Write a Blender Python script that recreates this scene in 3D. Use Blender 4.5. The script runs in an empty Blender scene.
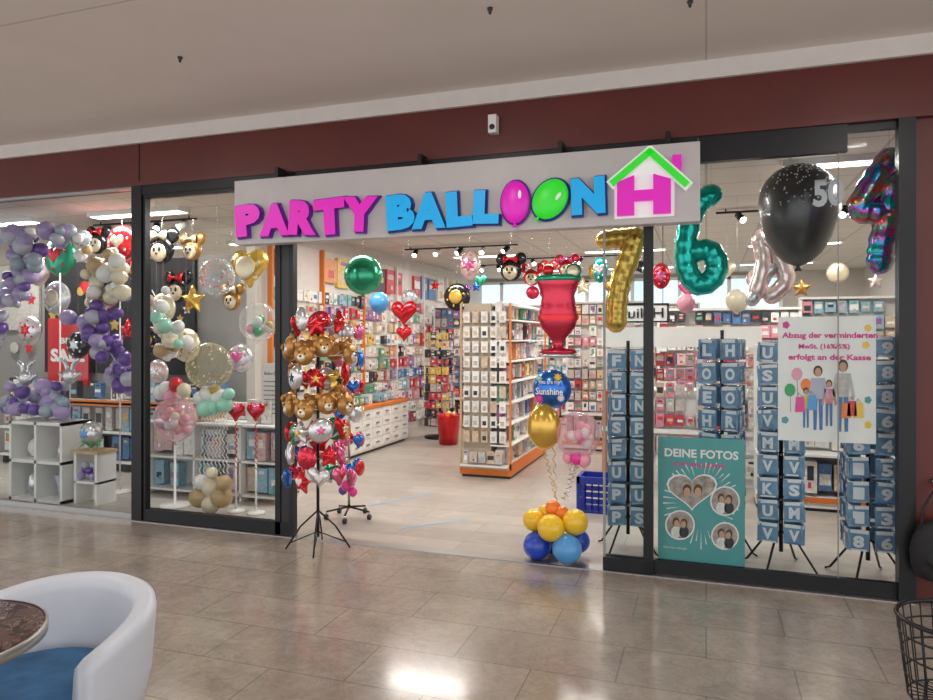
import bpy, math, random
from mathutils import Vector, Matrix
R=random.Random(7)
# ---------- survey of the site: world x along the shopfront, y into the shop, z up
A=math.radians(18.9); Cc,Ss,T=math.cos(A),math.sin(A),math.tan(A)
D=4.9; H=1.6; F=700.0
def kk(px):
    t=(px-466.5)/F
    return (t-T)/(1+t*T)
def S(px,py,y):
    k=kk(px); Y=D+y; m=Cc-k*Ss
    return Vector((k*Y,y,H-(py-338)/F*m*Y))
def sc(px,y): return (Cc-kk(px)*Ss)*(D+y)/F
# ---------- materials
def mat(name,col,rough=.5,metal=0,emit=0,noise=0,scale=8,coat=0,alpha=None,ecol=None):
    m=bpy.data.materials.new(name); m.use_nodes=True
    nt=m.node_tree; b=nt.nodes['Principled BSDF']
    b.inputs['Base Color'].default_value=(*col,1)
    b.inputs['Roughness'].default_value=rough
    b.inputs['Metallic'].default_value=metal
    b.inputs['Coat Weight'].default_value=coat
    if emit:
        b.inputs['Emission Color'].default_value=(*(ecol or col),1); b.inputs['Emission Strength'].default_value=emit
    n=noise if noise else .04
    tc=nt.nodes.new('ShaderNodeTexCoord'); nz=nt.nodes.new('ShaderNodeTexNoise'); nz.inputs['Scale'].default_value=scale
    nz.inputs['Detail'].default_value=4
    mp=nt.nodes.new('ShaderNodeMapRange'); mp.inputs['To Min'].default_value=1-n*2; mp.inputs['To Max'].default_value=1+n*2
    mx=nt.nodes.new('ShaderNodeVectorMath'); mx.operation='SCALE'; mx.inputs[0].default_value=col
    nt.links.new(tc.outputs['Object'],nz.inputs['Vector']); nt.links.new(nz.outputs['Fac'],mp.inputs['Value'])
    nt.links.new(mp.outputs['Result'],mx.inputs['Scale']); nt.links.new(mx.outputs['Vector'],b.inputs['Base Color'])
    return m
def glassmat(name,tint=(.96,.98,.98),refl=.06,rough=.02):
    m=bpy.data.materials.new(name); m.use_nodes=True; nt=m.node_tree
    for n in list(nt.nodes): nt.nodes.remove(n)
    o=nt.nodes.new('ShaderNodeOutputMaterial'); mx=nt.nodes.new('ShaderNodeMixShader')
    t=nt.nodes.new('ShaderNodeBsdfTransparent'); t.inputs[0].default_value=(*tint,1)
    g=nt.nodes.new('ShaderNodeBsdfGlossy'); g.inputs['Roughness'].default_value=rough
    lw=nt.nodes.new('ShaderNodeLayerWeight'); lw.inputs['Blend'].default_value=refl*2
    nt.links.new(lw.outputs['Fresnel'],mx.inputs[0]); nt.links.new(t.outputs[0],mx.inputs[1]); nt.links.new(g.outputs[0],mx.inputs[2])
    nt.links.new(mx.outputs[0],o.inputs[0]); return m
def bubblemat(name,col,lo=.1,hi=.6):
    m=bpy.data.materials.new(name); m.use_nodes=True; nt=m.node_tree; p=nt.nodes['Principled BSDF']; o=nt.nodes['Material Output']
    p.inputs['Base Color'].default_value=(*col,1); p.inputs['Roughness'].default_value=.12; p.inputs['Coat Weight'].default_value=.6
    t=nt.nodes.new('ShaderNodeBsdfTransparent'); mx=nt.nodes.new('ShaderNodeMixShader'); lw=nt.nodes.new('ShaderNodeLayerWeight'); lw.inputs['Blend'].default_value=.35
    mp=nt.nodes.new('ShaderNodeMapRange'); mp.inputs['To Min'].default_value=lo; mp.inputs['To Max'].default_value=hi
    nt.links.new(lw.outputs['Facing'],mp.inputs['Value']); nt.links.new(mp.outputs['Result'],mx.inputs[0]); nt.links.new(t.outputs[0],mx.inputs[1]); nt.links.new(p.outputs[0],mx.inputs[2]); nt.links.new(mx.outputs[0],o.inputs[0]); return m
def holomat(name):
    m=mat(name,(.5,.5,.5),.2,.7,0,.05,6,.4); nt=m.node_tree; b=nt.nodes['Principled BSDF']
    tc=nt.nodes.new('ShaderNodeTexCoord'); nz=nt.nodes.new('ShaderNodeTexNoise'); nz.inputs['Scale'].default_value=6; nz.inputs['Distortion'].default_value=1
    cr=nt.nodes.new('ShaderNodeValToRGB'); e=cr.color_ramp.elements; e[0].position=.36; e[0].color=(.0,.45,.4,1); e[1].position=.68; e[1].color=(.8,.45,.05,1)
    for p,c in ((.42,(.02,.25,.6,1)),(.48,(.55,.03,.4,1)),(.54,(.03,.5,.3,1)),(.61,(.75,.06,.15,1))):
        q=e.new(p); q.color=c
    nt.links.new(tc.outputs['Object'],nz.inputs['Vector']); nt.links.new(nz.outputs['Fac'],cr.inputs[0]); nt.links.new(cr.outputs[0],b.inputs['Base Color']); return m
def tilemat(name,c1,c2,cm,w,h,rough,mort=.004,noise=.3,nscale=2.5,off=.5,coat=0,vein=0):
    m=bpy.data.materials.new(name); m.use_nodes=True; nt=m.node_tree; b=nt.nodes['Principled BSDF']
    tc=nt.nodes.new('ShaderNodeTexCoord'); br=nt.nodes.new('ShaderNodeTexBrick')
    br.inputs['Scale'].default_value=1; br.inputs['Brick Width'].default_value=w; br.inputs['Row Height'].default_value=h
    br.inputs['Mortar Size'].default_value=mort; br.inputs['Color1'].default_value=(*c1,1); br.inputs['Color2'].default_value=(*c2,1)
    br.inputs['Mortar'].default_value=(*cm,1); br.offset=off; br.inputs['Bias'].default_value=0
    nz=nt.nodes.new('ShaderNodeTexNoise'); nz.inputs['Scale'].default_value=nscale; nz.inputs['Detail'].default_value=8; nz.inputs['Roughness'].default_value=.65
    nz.inputs['Distortion'].default_value=1.2
    mp=nt.nodes.new('ShaderNodeMapRange'); mp.inputs['From Min'].default_value=.25; mp.inputs['From Max'].default_value=.75
    mp.inputs['To Min'].default_value=1-noise; mp.inputs['To Max'].default_value=1+noise
    v=nt.nodes.new('ShaderNodeVectorMath'); v.operation='SCALE'
    nt.links.new(tc.outputs['Object'],br.inputs['Vector']); nt.links.new(tc.outputs['Object'],nz.inputs['Vector'])
    nt.links.new(nz.outputs['Fac'],mp.inputs['Value']); nt.links.new(mp.outputs['Result'],v.inputs['Scale'])
    nt.links.new(br.outputs['Color'],v.inputs[0]); last=v.outputs['Vector']
    if vein:
        # fine crystalline speckle and wandering veins of the stone
        n2=nt.nodes.new('ShaderNodeTexNoise'); n2.inputs['Scale'].default_value=5; n2.inputs['Detail'].default_value=10; n2.inputs['Distortion'].default_value=2.5; n2.inputs['Roughness'].default_value=.65
        r=nt.nodes.new('ShaderNodeValToRGB'); e=r.color_ramp.elements; e[0].position=.45; e[0].color=(1,1,1,1); e[1].position=.55; e[1].color=(1,1,1,1)
        q=e.new(.5); q.color=(1-vein,1-vein*1.1,1-vein*1.2,1)
        n3=nt.nodes.new('ShaderNodeTexNoise'); n3.inputs['Scale'].default_value=22; n3.inputs['Detail'].default_value=5
        m3=nt.nodes.new('ShaderNodeMapRange'); m3.inputs['From Min'].default_value=.3; m3.inputs['From Max'].default_value=.7; m3.inputs['To Min'].default_value=.94; m3.inputs['To Max'].default_value=1.06
        for n in (n2,n3): nt.links.new(tc.outputs['Object'],n.inputs['Vector'])
        nt.links.new(n2.outputs['Fac'],r.inputs[0]); mu=nt.nodes.new('ShaderNodeVectorMath'); mu.operation='MULTIPLY'
        nt.links.new(last,mu.inputs[0]); nt.links.new(r.outputs[0],mu.inputs[1])
        s3=nt.nodes.new('ShaderNodeVectorMath'); s3.operation='SCALE'; nt.links.new(n3.outputs['Fac'],m3.inputs['Value']); nt.links.new(mu.outputs[0],s3.inputs[0]); nt.links.new(m3.outputs['Result'],s3.inputs['Scale']); last=s3.outputs['Vector']
        mr=nt.nodes.new('ShaderNodeMapRange'); mr.inputs['To Min'].default_value=rough-.04; mr.inputs['To Max'].default_value=rough+.06; nt.links.new(nz.outputs['Fac'],mr.inputs['Value']); nt.links.new(mr.outputs['Result'],b.inputs['Roughness'])
    else: b.inputs['Roughness'].default_value=rough
    nt.links.new(last,b.inputs['Base Color'])
    b.inputs['Coat Weight'].default_value=coat; b.inputs['Coat Roughness'].default_value=.1
    return m
W=mat('white_laminate',(.82,.81,.79),.4); W2=mat('white_card',(.88,.87,.85),.5)
BLK=mat('black_metal',(.012,.013,.015),.35,.3); BLP=mat('black_plastic',(.02,.02,.022),.4)
CHR=mat('chrome',(.6,.6,.6),.2,1); ALU=mat('aluminium',(.45,.45,.44),.35,.9)
MAR=mat('maroon_cladding',(.11,.016,.011),.4,0,0,.14,3)
SIGNW=mat('sign_white',(.54,.515,.51),.4); ORG=mat('orange_trim',(.75,.2,.03),.45)
MAG=mat('sign_magenta',(.68,.01,.46),.35,0,.3); CYA=mat('sign_cyan',(.0,.36,.76),.35,0,.3)
PUR=mat('sign_purple_side',(.14,.01,.3),.4,0,.1); NAV=mat('sign_blue_side',(.01,.04,.3),.4); GRN=mat('sign_green',(.03,.70,.03),.35,0,.3)
WHG=mat('sign_white_edge',(.85,.85,.85),.4,0,.2)
WOOD=mat('light_wood',(.55,.38,.22),.5,0,0,.15,14); GRY=mat('grey_board',(.30,.29,.285),.6); BEI=mat('pegboard_white',(.70,.67,.63),.6); DRK=mat('dark_print',(.012,.011,.014),.5,0,0,.3,6)
GL=glassmat('shop_glass',(.94,.96,.96),.035)
CLB=bubblemat('clear_balloon',(.75,.78,.78)); CLG=bubblemat('clear_gold_balloon',(.55,.49,.28),.22,.7); CLP=bubblemat('clear_pink_balloon',(.85,.5,.58),.2,.7)
def bal(n,c): return mat('latex_'+n,c,.28,0,0,.02,5,.4)
def foil(n,c,r=.22): return mat('foil_'+n,c,r,.7,0,.05,9,.3)
L={ 'lilac':bal('lilac',(.38,.29,.55)),'lav':bal('lavender_grey',(.46,.45,.57)),'pur':bal('purple',(.12,.05,.30)),'grey':bal('grey',(.30,.37,.45)),
 'cream':bal('cream',(.75,.67,.5)),'white':bal('white',(.78,.77,.76)),'mint':bal('mint',(.35,.7,.54)),'beige':bal('beige',(.5,.34,.17)),
 'pink':bal('pink',(.85,.35,.45)),'hot':bal('hotpink',(.8,.03,.3)),'yel':bal('yellow',(.88,.55,.02)),'or':bal('orange',(.88,.2,.01)),
 'blue':bal('blue',(.01,.06,.5)),'lbl':bal('light_blue',(.08,.33,.7)),'green':bal('green',(.02,.35,.1)),'gold':bal('gold',(.55,.36,.08)),'red':bal('red',(.62,.01,.02))}
FO={'gold':foil('gold',(.72,.45,.08)),'silver':foil('silver',(.65,.65,.67)),'red':foil('red',(.68,.02,.03)),'green':foil('green',(.03,.38,.2)),
 'teal':foil('teal',(.0,.47,.4)),'black':foil('black',(.03,.03,.035)),'rose':foil('rose',(.85,.66,.64)),'pink':foil('pink',(.8,.15,.33)),
 'blue':foil('blue',(.03,.17,.6)),'brown':foil('brown',(.46,.23,.06),.35),'cream':foil('cream',(.8,.7,.5),.35),'purple':foil('purple',(.28,.05,.4)),'wine':foil('wine',(.62,.03,.07))}
HOLO=holomat('foil_holographic')
pal=[(.58,.05,.07),(.68,.26,.33),(.09,.2,.42),(.72,.5,.12),(.80,.78,.75),(.78,.76,.72),(.54,.51,.48),(.14,.38,.24),(.30,.14,.36),(.04,.04,.05),(.68,.28,.1),(.28,.47,.58),(.62,.49,.37),(.64,.44,.46)]
P=[mat('package_%d'%i,c,.4,0,0,.25,30) for i,c in enumerate(pal)]
PA=P+[P[4],P[5],P[6],P[12],P[4],W2,P[9],P[4],W2]
PN=[P[2],P[11],P[6],P[4],P[9]]
CARD=mat('sky_blue_card',(.16,.30,.46),.35,.1,0,.25,20); CSIL=mat('card_silver',(.76,.8,.84),.35,.1)
# ---------- mesh builder
class B:
    def __init__(s): s.v=[];s.f=[];s.mi=[];s.sm=[];s.ms=[]
    def add(s,vs,fs,m,smooth=False):
        o=len(s.v); s.v+= [tuple(v) for v in vs]
        if m not in s.ms: s.ms.append(m)
        i=s.ms.index(m)
        for f in fs: s.f.append([a+o for a in f]); s.mi.append(i); s.sm.append(smooth)
    def obox(s,c,U,N,w,d,h,m):
        U=Vector(U).normalized();N=Vector(N).normalized();Z=U.cross(N).normalized()
        if Z.z<0: Z=-Z
        c=Vector(c); vs=[c+U*w/2*a+N*d/2*b+Z*h/2*e for e in(-1,1) for b in(-1,1) for a in(-1,1)]
        s.add(vs,[(0,1,3,2),(4,6,7,5),(0,4,5,1),(2,3,7,6),(0,2,6,4),(1,5,7,3)],m)
    def box(s,x0,x1,y0,y1,z0,z1,m):
        s.obox(((x0+x1)/2,(y0+y1)/2,(z0+z1)/2),(1,0,0),(0,1,0),abs(x1-x0),abs(y1-y0),abs(z1-z0),m)
    def tube(s,pts,rad,m,seg=8,closed=False,caps=True):
        pts=[Vector(p) for p in pts]; n=len(pts)
        if not isinstance(rad,(list,tuple)): rad=[rad]*n
        prev=None; vs=[]
        for i,p in enumerate(pts):
            a=pts[(i-1)%n] if (closed or i>0) else p; b=pts[(i+1)%n] if (closed or i<n-1) else p
            t=(b-a).normalized() if (b-a).length>1e-9 else Vector((0,0,1))
            if prev is None: u=t.orthogonal().normalized()
            else:
                u=prev-t*prev.dot(t); u=u.normalized() if u.length>1e-6 else t.orthogonal().normalized()
            prev=u; w=t.cross(u)
            for j in range(seg):
                q=2*math.pi*j/seg; vs.append(p+(u*math.cos(q)+w*math.sin(q))*rad[i])
        fs=[]
        for i in range(n if closed else n-1):
            for j in range(seg):
                a=i*seg+j;b=i*seg+(j+1)%seg;c=((i+1)%n)*seg+(j+1)%seg;d=((i+1)%n)*seg+j
                fs.append((a,b,c,d))
        if not closed and caps: fs.append(tuple(range(seg-1,-1,-1))); fs.append(tuple((n-1)*seg+j for j in range(seg)))
        s.add(vs,fs,m,True)
    def fat(s,pts,r,m,seg=14,sub=6):
        P0=[Vector(p) for p in pts]; Q=[]
        E=[P0[0]*2-P0[1]]+P0+[P0[-1]*2-P0[-2]]
        for i in range(1,len(E)-2):
            for k in range(sub):
                t=k/sub; a,b,c,d=E[i-1],E[i],E[i+1],E[i+2]
                Q.append(.5*((2*b)+(c-a)*t+(2*a-5*b+4*c-d)*t*t+(3*b-a-3*c+d)*t**3))
        Q.append(P0[-1]); rr=[r*(1+.06*math.sin(i*1.9)) for i in range(len(Q))]
        d0=(Q[0]-Q[1]).normalized(); d1=(Q[-1]-Q[-2]).normalized()
        a=[Q[0]+d0*r*math.sin(q) for q in(1.5,1.1,.6)]; ar=[r*math.cos(q) for q in (1.5,1.1,.6)]
        b=[Q[-1]+d1*r*math.sin(q) for q in(.6,1.1,1.5)]; brr=[r*math.cos(q) for q in (.6,1.1,1.5)]
        s.tube(a+Q+b,ar+rr+brr,m,seg)
    def cyl(s,a,b,r0,r1,m,seg=16): 
        s.tube([a,b],[r0,r1],m,seg)
    def lathe(s,c,prof,m,seg=20,sy=1,axis=(0,0,1),smooth=True,caps=True):
        c=Vector(c); Z=Vector(axis).normalized(); X=Z.orthogonal().normalized() if abs(Z.z)<.999 else Vector((1,0,0)); Yv=Z.cross(X)
        vs=[]
        for r,z in prof:
            for j in range(seg):
                q=2*math.pi*j/seg; vs.append(c+X*math.cos(q)*r+Yv*math.sin(q)*r*sy+Z*z)
        fs=[(i*seg+j,i*seg+(j+1)%seg,(i+1)*seg+(j+1)%seg,(i+1)*seg+j) for i in range(len(prof)-1) for j in range(seg)]
        if caps: fs.append(tuple(range(seg-1,-1,-1))); fs.append(tuple((len(prof)-1)*seg+j for j in range(seg)))
        s.add(vs,fs,m,smooth)
    def balloon(s,c,r,m,axis=(0,0,1),seg=16,sy=1,long=1.14):
        prof=[(r*.1,-r*(long+.14)),(r*.04,-r*(long+.02))]
        n=10
        for i in range(1,n+1):
            a=math.pi*(1-i/n)
            rr=r*math.sin(a); z=r*math.cos(a)*(long if math.cos(a)<0 else 1)
            prof.append((max(rr,r*.01),z))
        s.lathe(c,prof,m,seg,sy,axis)
    def ball(s,c,rx,ry,rz,m,seg=14):
        c=Vector(c);n=9;vs=[]
        for i in range(n+1):
            a=math.pi*i/n
            for j in range(seg):
                q=2*math.pi*j/seg; vs.append(c+Vector((rx*max(math.sin(a),.01)*math.cos(q),ry*max(math.sin(a),.01)*math.sin(q),-rz*math.cos(a))))
        s.add(vs,[(i*seg+j,i*seg+(j+1)%seg,(i+1)*seg+(j+1)%seg,(i+1)*seg+j) for i in range(n) for j in range(seg)],m,True)
    def pillow(s,out,c,size,thick,m,U=(1,0,0),V=(0,0,1)):
        U=Vector(U).normalized();V=Vector(V).normalized();N=U.cross(V);c=Vector(c);n=len(out);vs=[]
        rings=[1.0,.93,.8,.6,.35,.12]
        for sg in (1,-1):
            for q in rings:
                h=thick*math.sqrt(max(0,1-q*q))*sg if q<1 else 0
                for i,(a,b) in enumerate(out):
                    wr=1+ (.0 if q<.9 or q==1 else .012*math.sin(i*2.5))
                    vs.append(c+U*a*size*q*wr+V*b*size*q*wr+N*h)
        fs=[];K=len(rings)
        for g in range(2):
            o=g*K*n
            for k in range(K-1):
                for i in range(n):
                    fs.append((o+k*n+i,o+k*n+(i+1)%n,o+(k+1)*n+(i+1)%n,o+(k+1)*n+i))
            fs.append(tuple(o+(K-1)*n+i for i in range(n)))
        s.add(vs,fs,m,True)
    def poly(s,pts,m): s.add(pts,[tuple(range(len(pts)))],m)
    def text(s,txt,c,w,h,m,side=None,ext=0.0,off=0.0,U=(1,0,0),V=(0,0,1),rot=0):
        vs,fs,nz,bb=glyph(txt,ext>0,off)
        U=Vector(U).normalized();V=Vector(V).normalized();N=U.cross(V);c=Vector(c)
        if rot: U,V=U*math.cos(rot)+V*math.sin(rot),V*math.cos(rot)-U*math.sin(rot)
        bw=bb[1]-bb[0];bh=bb[3]-bb[2]
        if w is None: w=h*bw/bh
        if h is None: h=w*bh/bw
        pv=[c+U*((x-bb[0])/bw-.5)*w+V*((y-bb[2])/bh-.5)*h+N*(z/.05*ext if ext else 0) for x,y,z in vs]
        s.add(pv,[f for f,n in zip(fs,nz) if n],m)
        r=[f for f,n in zip(fs,nz) if not n]
        if r: s.add(pv,r,side or m)
    def obj(s,name,coll=None):
        me=bpy.data.meshes.new(name)
        xs=[v[0] for v in s.v];ys=[v[1] for v in s.v];zs=[v[2] for v in s.v]
        o=((min(xs)+max(xs))/2,(min(ys)+max(ys))/2,min(zs))
        if name.startswith(('floor','wall','ceiling')): o=(0,0,0)
        me.from_pydata([(a-o[0],b-o[1],c-o[2]) for a,b,c in s.v],[],s.f)
        for m in s.ms: me.materials.append(m)
        me.polygons.foreach_set('material_index',s.mi); me.polygons.foreach_set('use_smooth',s.sm); me.update()
        ob=bpy.data.objects.new(name,me); ob.location=o; bpy.context.scene.collection.objects.link(ob); return ob
_g={}
def glyph(t,ext,off):
    key=(t,ext,off)
    if key in _g: return _g[key]
    cu=bpy.data.curves.new('g','FONT'); cu.body=t; cu.resolution_u=3; cu.offset=off; cu.extrude=.05 if ext else 0
    ob=bpy.data.objects.new('g',cu); bpy.context.scene.collection.objects.link(ob)
    dg=bpy.context.evaluated_depsgraph_get(); me=bpy.data.meshes.new_from_object(ob.evaluated_get(dg))
    vs=[tuple(v.co) for v in me.vertices]; fs=[tuple(p.vertices) for p in me.polygons]; nz=[abs(p.normal.z)>.7 for p in me.polygons]
    xs=[v[0] for v in vs];ys=[v[1] for v in vs]
    r=(vs,fs,nz,(min(xs),max(xs),min(ys),max(ys)))
    bpy.data.objects.remove(ob); bpy.data.curves.remove(cu); bpy.data.meshes.remove(me); _g[key]=r; return r
def circ(n=24): return [(math.cos(2*math.pi*i/n),math.sin(2*math.pi*i/n)) for i in range(n)]
def star(n=5,inner=.48,rot=0,sub=3):
    p=[]
    for i in range(2*n):
        a=math.pi/2+rot+math.pi*i/n; r=1 if i%2==0 else inner
        p.append((r*math.cos(a),r*math.sin(a)))
    o=[]
    for i in range(len(p)):
        a=p[i];b=p[(i+1)%len(p)]
        for k in range(sub): o.append((a[0]+(b[0]-a[0])*k/sub,a[1]+(b[1]-a[1])*k/sub))
    return o
def heart(n=28):
    o=[]
    for i in range(n):
        t=2*math.pi*i/n; o.append((16*math.sin(t)**3/17,(13*math.cos(t)-5*math.cos(2*t)-2*math.cos(3*t)-math.cos(4*t)+2)/17))
    return o
# ---------- ROOM SHELL
MFL=tilemat('mall_stone_tiles',(.38,.322,.27),(.325,.275,.23),(.23,.19,.16),.8,.4,.17,.004,.24,2.4,.5,.3,.14)
SFL=tilemat('shop_floor_planks',(.49,.445,.40),(.42,.38,.34),(.31,.28,.25),1.2,.3,.3,.004,.16,4)
MCE=tilemat('mall_ceiling_panels',(.80,.73,.67),(.785,.72,.66),(.56,.51,.47),7.5,1.9,.85,.006,.03,1,0)
SCE=tilemat('shop_ceiling_tiles',(.72,.67,.62),(.69,.645,.59),(.5,.46,.42),.62,.62,.8,.012,.05,1,0)
b=B(); b.box(-13,7,-10,0,-.1,0,MFL); b.obj('floor')
b=B(); b.box(-10,3,0,11,-.1,0,SFL); b.obj('floor_interior')
b=B(); b.box(-13,7,-10,0,3.43,3.55,MCE); b.obj('ceiling')
b=B(); b.box(-10,3,.12,11,3.0,3.12,SCE); b.obj('ceiling_interior')
BW=mat('back_wall_paint',(.62,.58,.54),.7)
b=B(); b.box(-10,3,11,11.15,0,3.12,BW); b.obj('wall_back')
b=B(); b.box(3,3.15,0,11.15,0,3.12,BW); b.obj('wall_right')
b=B(); b.box(-10.15,-10,0,11.15,0,3.12,BW); b.obj('wall_left')
b=B(); b.box(-13,7,0,.14,2.93,3.31,MAR)
b.box(1.2,7,0,.14,0,2.93,MAR); b.box(-13,-10,0,.14,0,2.93,MAR)
for x in (-4.73,-9.2,1.9): b.box(x,x+.01,-.004,.01,2.93,3.31,BLK)
b.box(-13,7,-.05,.01,2.93,2.97,MAR)
b.obj('wall_front')
b=B(); b.box(-13,7,-.03,.14,3.31,3.43,mat('fascia_white',(.72,.68,.65),.6)); b.obj('trim_1')
b=B(); b.box(-9.99,1.19,-.06,.06,0,.006,ALU); b.obj('trim_2')
WIN=mat('daylight_pane',(.5,.65,.75),.3,0,1.1,ecol=(.62,.76,.88))
b=B()
for i in range(9):
    x=-7.5+i*1.0; b.box(x,x+.92,10.93,10.97,2.2,2.85,WIN); b.box(x+.92,x+1,10.9,10.99,2.15,2.9,W)
b.box(-7.55,1.5,10.9,10.99,2.13,2.2,W); b.box(-7.55,1.5,10.9,10.99,2.85,2.92,W); b.obj('window_3')
# ---------- storefront glazing
b=B(); b.box(-9.95,-4.78,-.006,.006,.05,2.93,GL); b.box(-9.95,-4.78,-.02,.02,.006,.055,ALU); b.box(-9.95,-4.78,-.02,.02,2.91,2.93,ALU)
b.box(-7.3,-7.285,-.012,.012,.05,2.9,ALU); b.obj('window_1')
b=B(); b.box(-4.77,-4.66,-.045,.045,.006,2.93,BLK); b.box(-4.66,-3.13,-.04,.04,2.85,2.93,BLK); b.obj('trim_3')
b=B(); b.box(-4.655,-3.3,-.005,.005,.11,2.82,GL); b.box(-4.655,-3.14,-.03,.03,.01,.11,BLK); b.box(-4.655,-3.14,-.03,.03,2.82,2.85,BLK); b.box(-3.31,-3.26,-.03,.03,.01,2.82,BLK); b.box(-3.26,-3.18,-.02,.02,.11,2.82,BLP);b.box(-3.18,-3.14,-.03,.03,.11,2.82,BLK)
b.box(-4.655,-4.63,-.03,.03,.11,2.82,BLK); b.obj('door_1')
b=B(); b.box(-.66,-.36,-.045,-.035,.1,2.74,GL); b.box(-.40,-.335,-.06,-.015,.01,2.8,BLK); b.box(-.67,-.335,-.06,-.02,.01,.1,BLK); b.box(-.67,-.655,-.05,-.03,.1,2.8,GRY); b.obj('door_2')
b=B(); b.box(-.66,1.1,.0,.01,.1,2.88,GL); b.box(-.66,1.1,-.012,.03,.01,.1,BLK); b.box(-.05,.83,-.03,.03,2.76,2.93,BLK); b.box(.83,1.1,-.01,.03,2.88,2.93,BLK); b.box(1.1,1.19,-.06,.03,.006,2.93,BLK); b.box(.78,.786,-.003,.014,.1,2.8,GRY); b.obj('window_2')
b=B(); b.box(-3.12,-.06,-.04,.1,2.85,2.93,BLK); b.obj('trim_4')
# ---------- SIGN (hung in front of the header)
b=B(); b.box(-3.545,-.037,-.235,-.11,2.34,2.845,SIGNW)
for px in(277,420,560,668): 
    x=kk(px)*4.75; b.box(x-.015,x+.015,-.16,-.052,2.84,2.95,BLK)
ys=-.24
def fit(ch,x0,x1,y0,y1,m,sd,rot=0):
    a=S(x0,y1,ys);c=S(x1,y0,ys); mid=(a+c)/2; mid.y=ys-.02
    b.text(ch,mid+Vector((.01,.016,0)),(c.x-a.x)*1.06,(c.z-a.z)*1.05,sd,sd,.02,.09,rot=rot)
    b.text(ch,mid+Vector((.008,-.008,0)),(c.x-a.x)*.99,(c.z-a.z)*.97,m,sd,.02,.078,rot=rot)
for ch,x0,x1,y0,y1,r in [('P',238,263,204,238,.08),('A',262,292,203,238,0),('R',291,319,200,237,-.06),('T',316,347,198,237,.05),('Y',344,379,196,234,-.05)]: fit(ch,x0,x1,y0,y1,MAG,PUR,r)
for ch,x0,x1,y0,y1,r in [('B',388,416,194,232,.06),('A',413,447,192,231,0),('L',447,473,191,229,.04),('L',474,500,190,226,-.04),('N',571,605,177,217,.03)]: fit(ch,x0,x1,y0,y1,CYA,NAV,r)
for px,py,w,h,m,sd,tl in [(515,202,14.5,21,MAG,PUR,.0),(550,199,17,21,GRN,NAV,-.6)]:
    c=S(px,py,ys-.03); s1=sc(px,ys)
    U=Vector((math.cos(tl),0,math.sin(tl)));V=Vector((-math.sin(tl),0,math.cos(tl)))
    b.pillow([(x*w/h*1.12,y*1.1) for x,y in circ(28)],c+Vector((0,.02,0)),h*s1,.02,sd,U,V)
    b.pillow([(x*w/h,y) for x,y in circ(28)],c,h*s1,.035,m,U,V)
    c2=c-V*h*s1*1.08; b.pillow([(-.6,-.6),(.6,-.6),(0,.7)],c2,.03,.02,m,U,V)
    b.pillow([(x*.4,y) for x,y in circ(12)],c+U*w*s1*.4+V*h*s1*.3+Vector((0,-.03,0)),.03,.008,WHG,U,V)
def strip(p,q,w,m,y,d=.03):
    a=S(*p,y);c=S(*q,y); v=(c-a); b.obox((a+c)/2,v,(0,1,0),v.length+w*.6,d,w,m)
strip((650,152),(612,184),.065,WHG,ys-.02,.04);strip((650,152),(687,185),.065,WHG,ys-.02,.04)
strip((650,152),(613,183),.042,GRN,ys-.04,.04);strip((650,152),(686,184),.042,GRN,ys-.04,.04)
a0=S(617,217,ys);a1=S(672,180,ys);a2=S(648,158,ys)
def prism(pts,y0,y1,m):
    n=len(pts); b.add([(x,y0,z) for x,z in pts]+[(x,y1,z) for x,z in pts],[tuple(range(n)),tuple(range(2*n-1,n-1,-1))]+[(i,(i+1)%n,n+(i+1)%n,n+i) for i in range(n)],m)
prism([(a0.x-.015,a0.z-.015),(a1.x+.015,a0.z-.015),(a1.x+.015,a1.z+.01),(a2.x,a2.z),(a0.x-.015,a1.z+.01)],ys-.015,ys+.03,WHG)
xa,xb,z0,z1=a0.x+.005,a1.x-.005,a0.z,a1.z; w3=(xb-xa)/3.1; zm=(z0+z1)/2
prism([(xa,z0),(xa+w3,z0),(xa+w3,zm-.02),(xb-w3,zm-.02),(xb-w3,z0),(xb,z0),(xb,z1),(xb-w3,z1+.04),(xb-w3,zm+.05),(xa+w3,zm+.05),(xa+w3,z1+.04),(xa,z1)],ys-.045,ys-.016,MAG)
c=S(677,165,ys); b.box(c.x-.028,c.x+.028,ys-.03,ys+.03,c.z-.08,c.z+.06,MAG)
b.obj('shop_sign')
c=S(495,127,0); b=B(); b.box(c.x-.03,c.x+.03,-.075,-.001,c.z-.06,c.z+.07,W); b.ball((c.x,-.08,c.z-.02),.02,.012,.02,BLP); b.obj('motion_sensor')
for px,py in [(180,57),(490,8),(690,1)]:
    d=(3.43-H)*F/(338-py); Y=d/(Cc-kk(px)*Ss); x=kk(px)*Y; y=Y-D
    b=B(); b.lathe((x,y,3.395),[(.006,0),(.010,.012),(.010,.02),(.016,.025),(.016,.035)],BLP,12); b.obj('ceiling_sprinkler')
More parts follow.
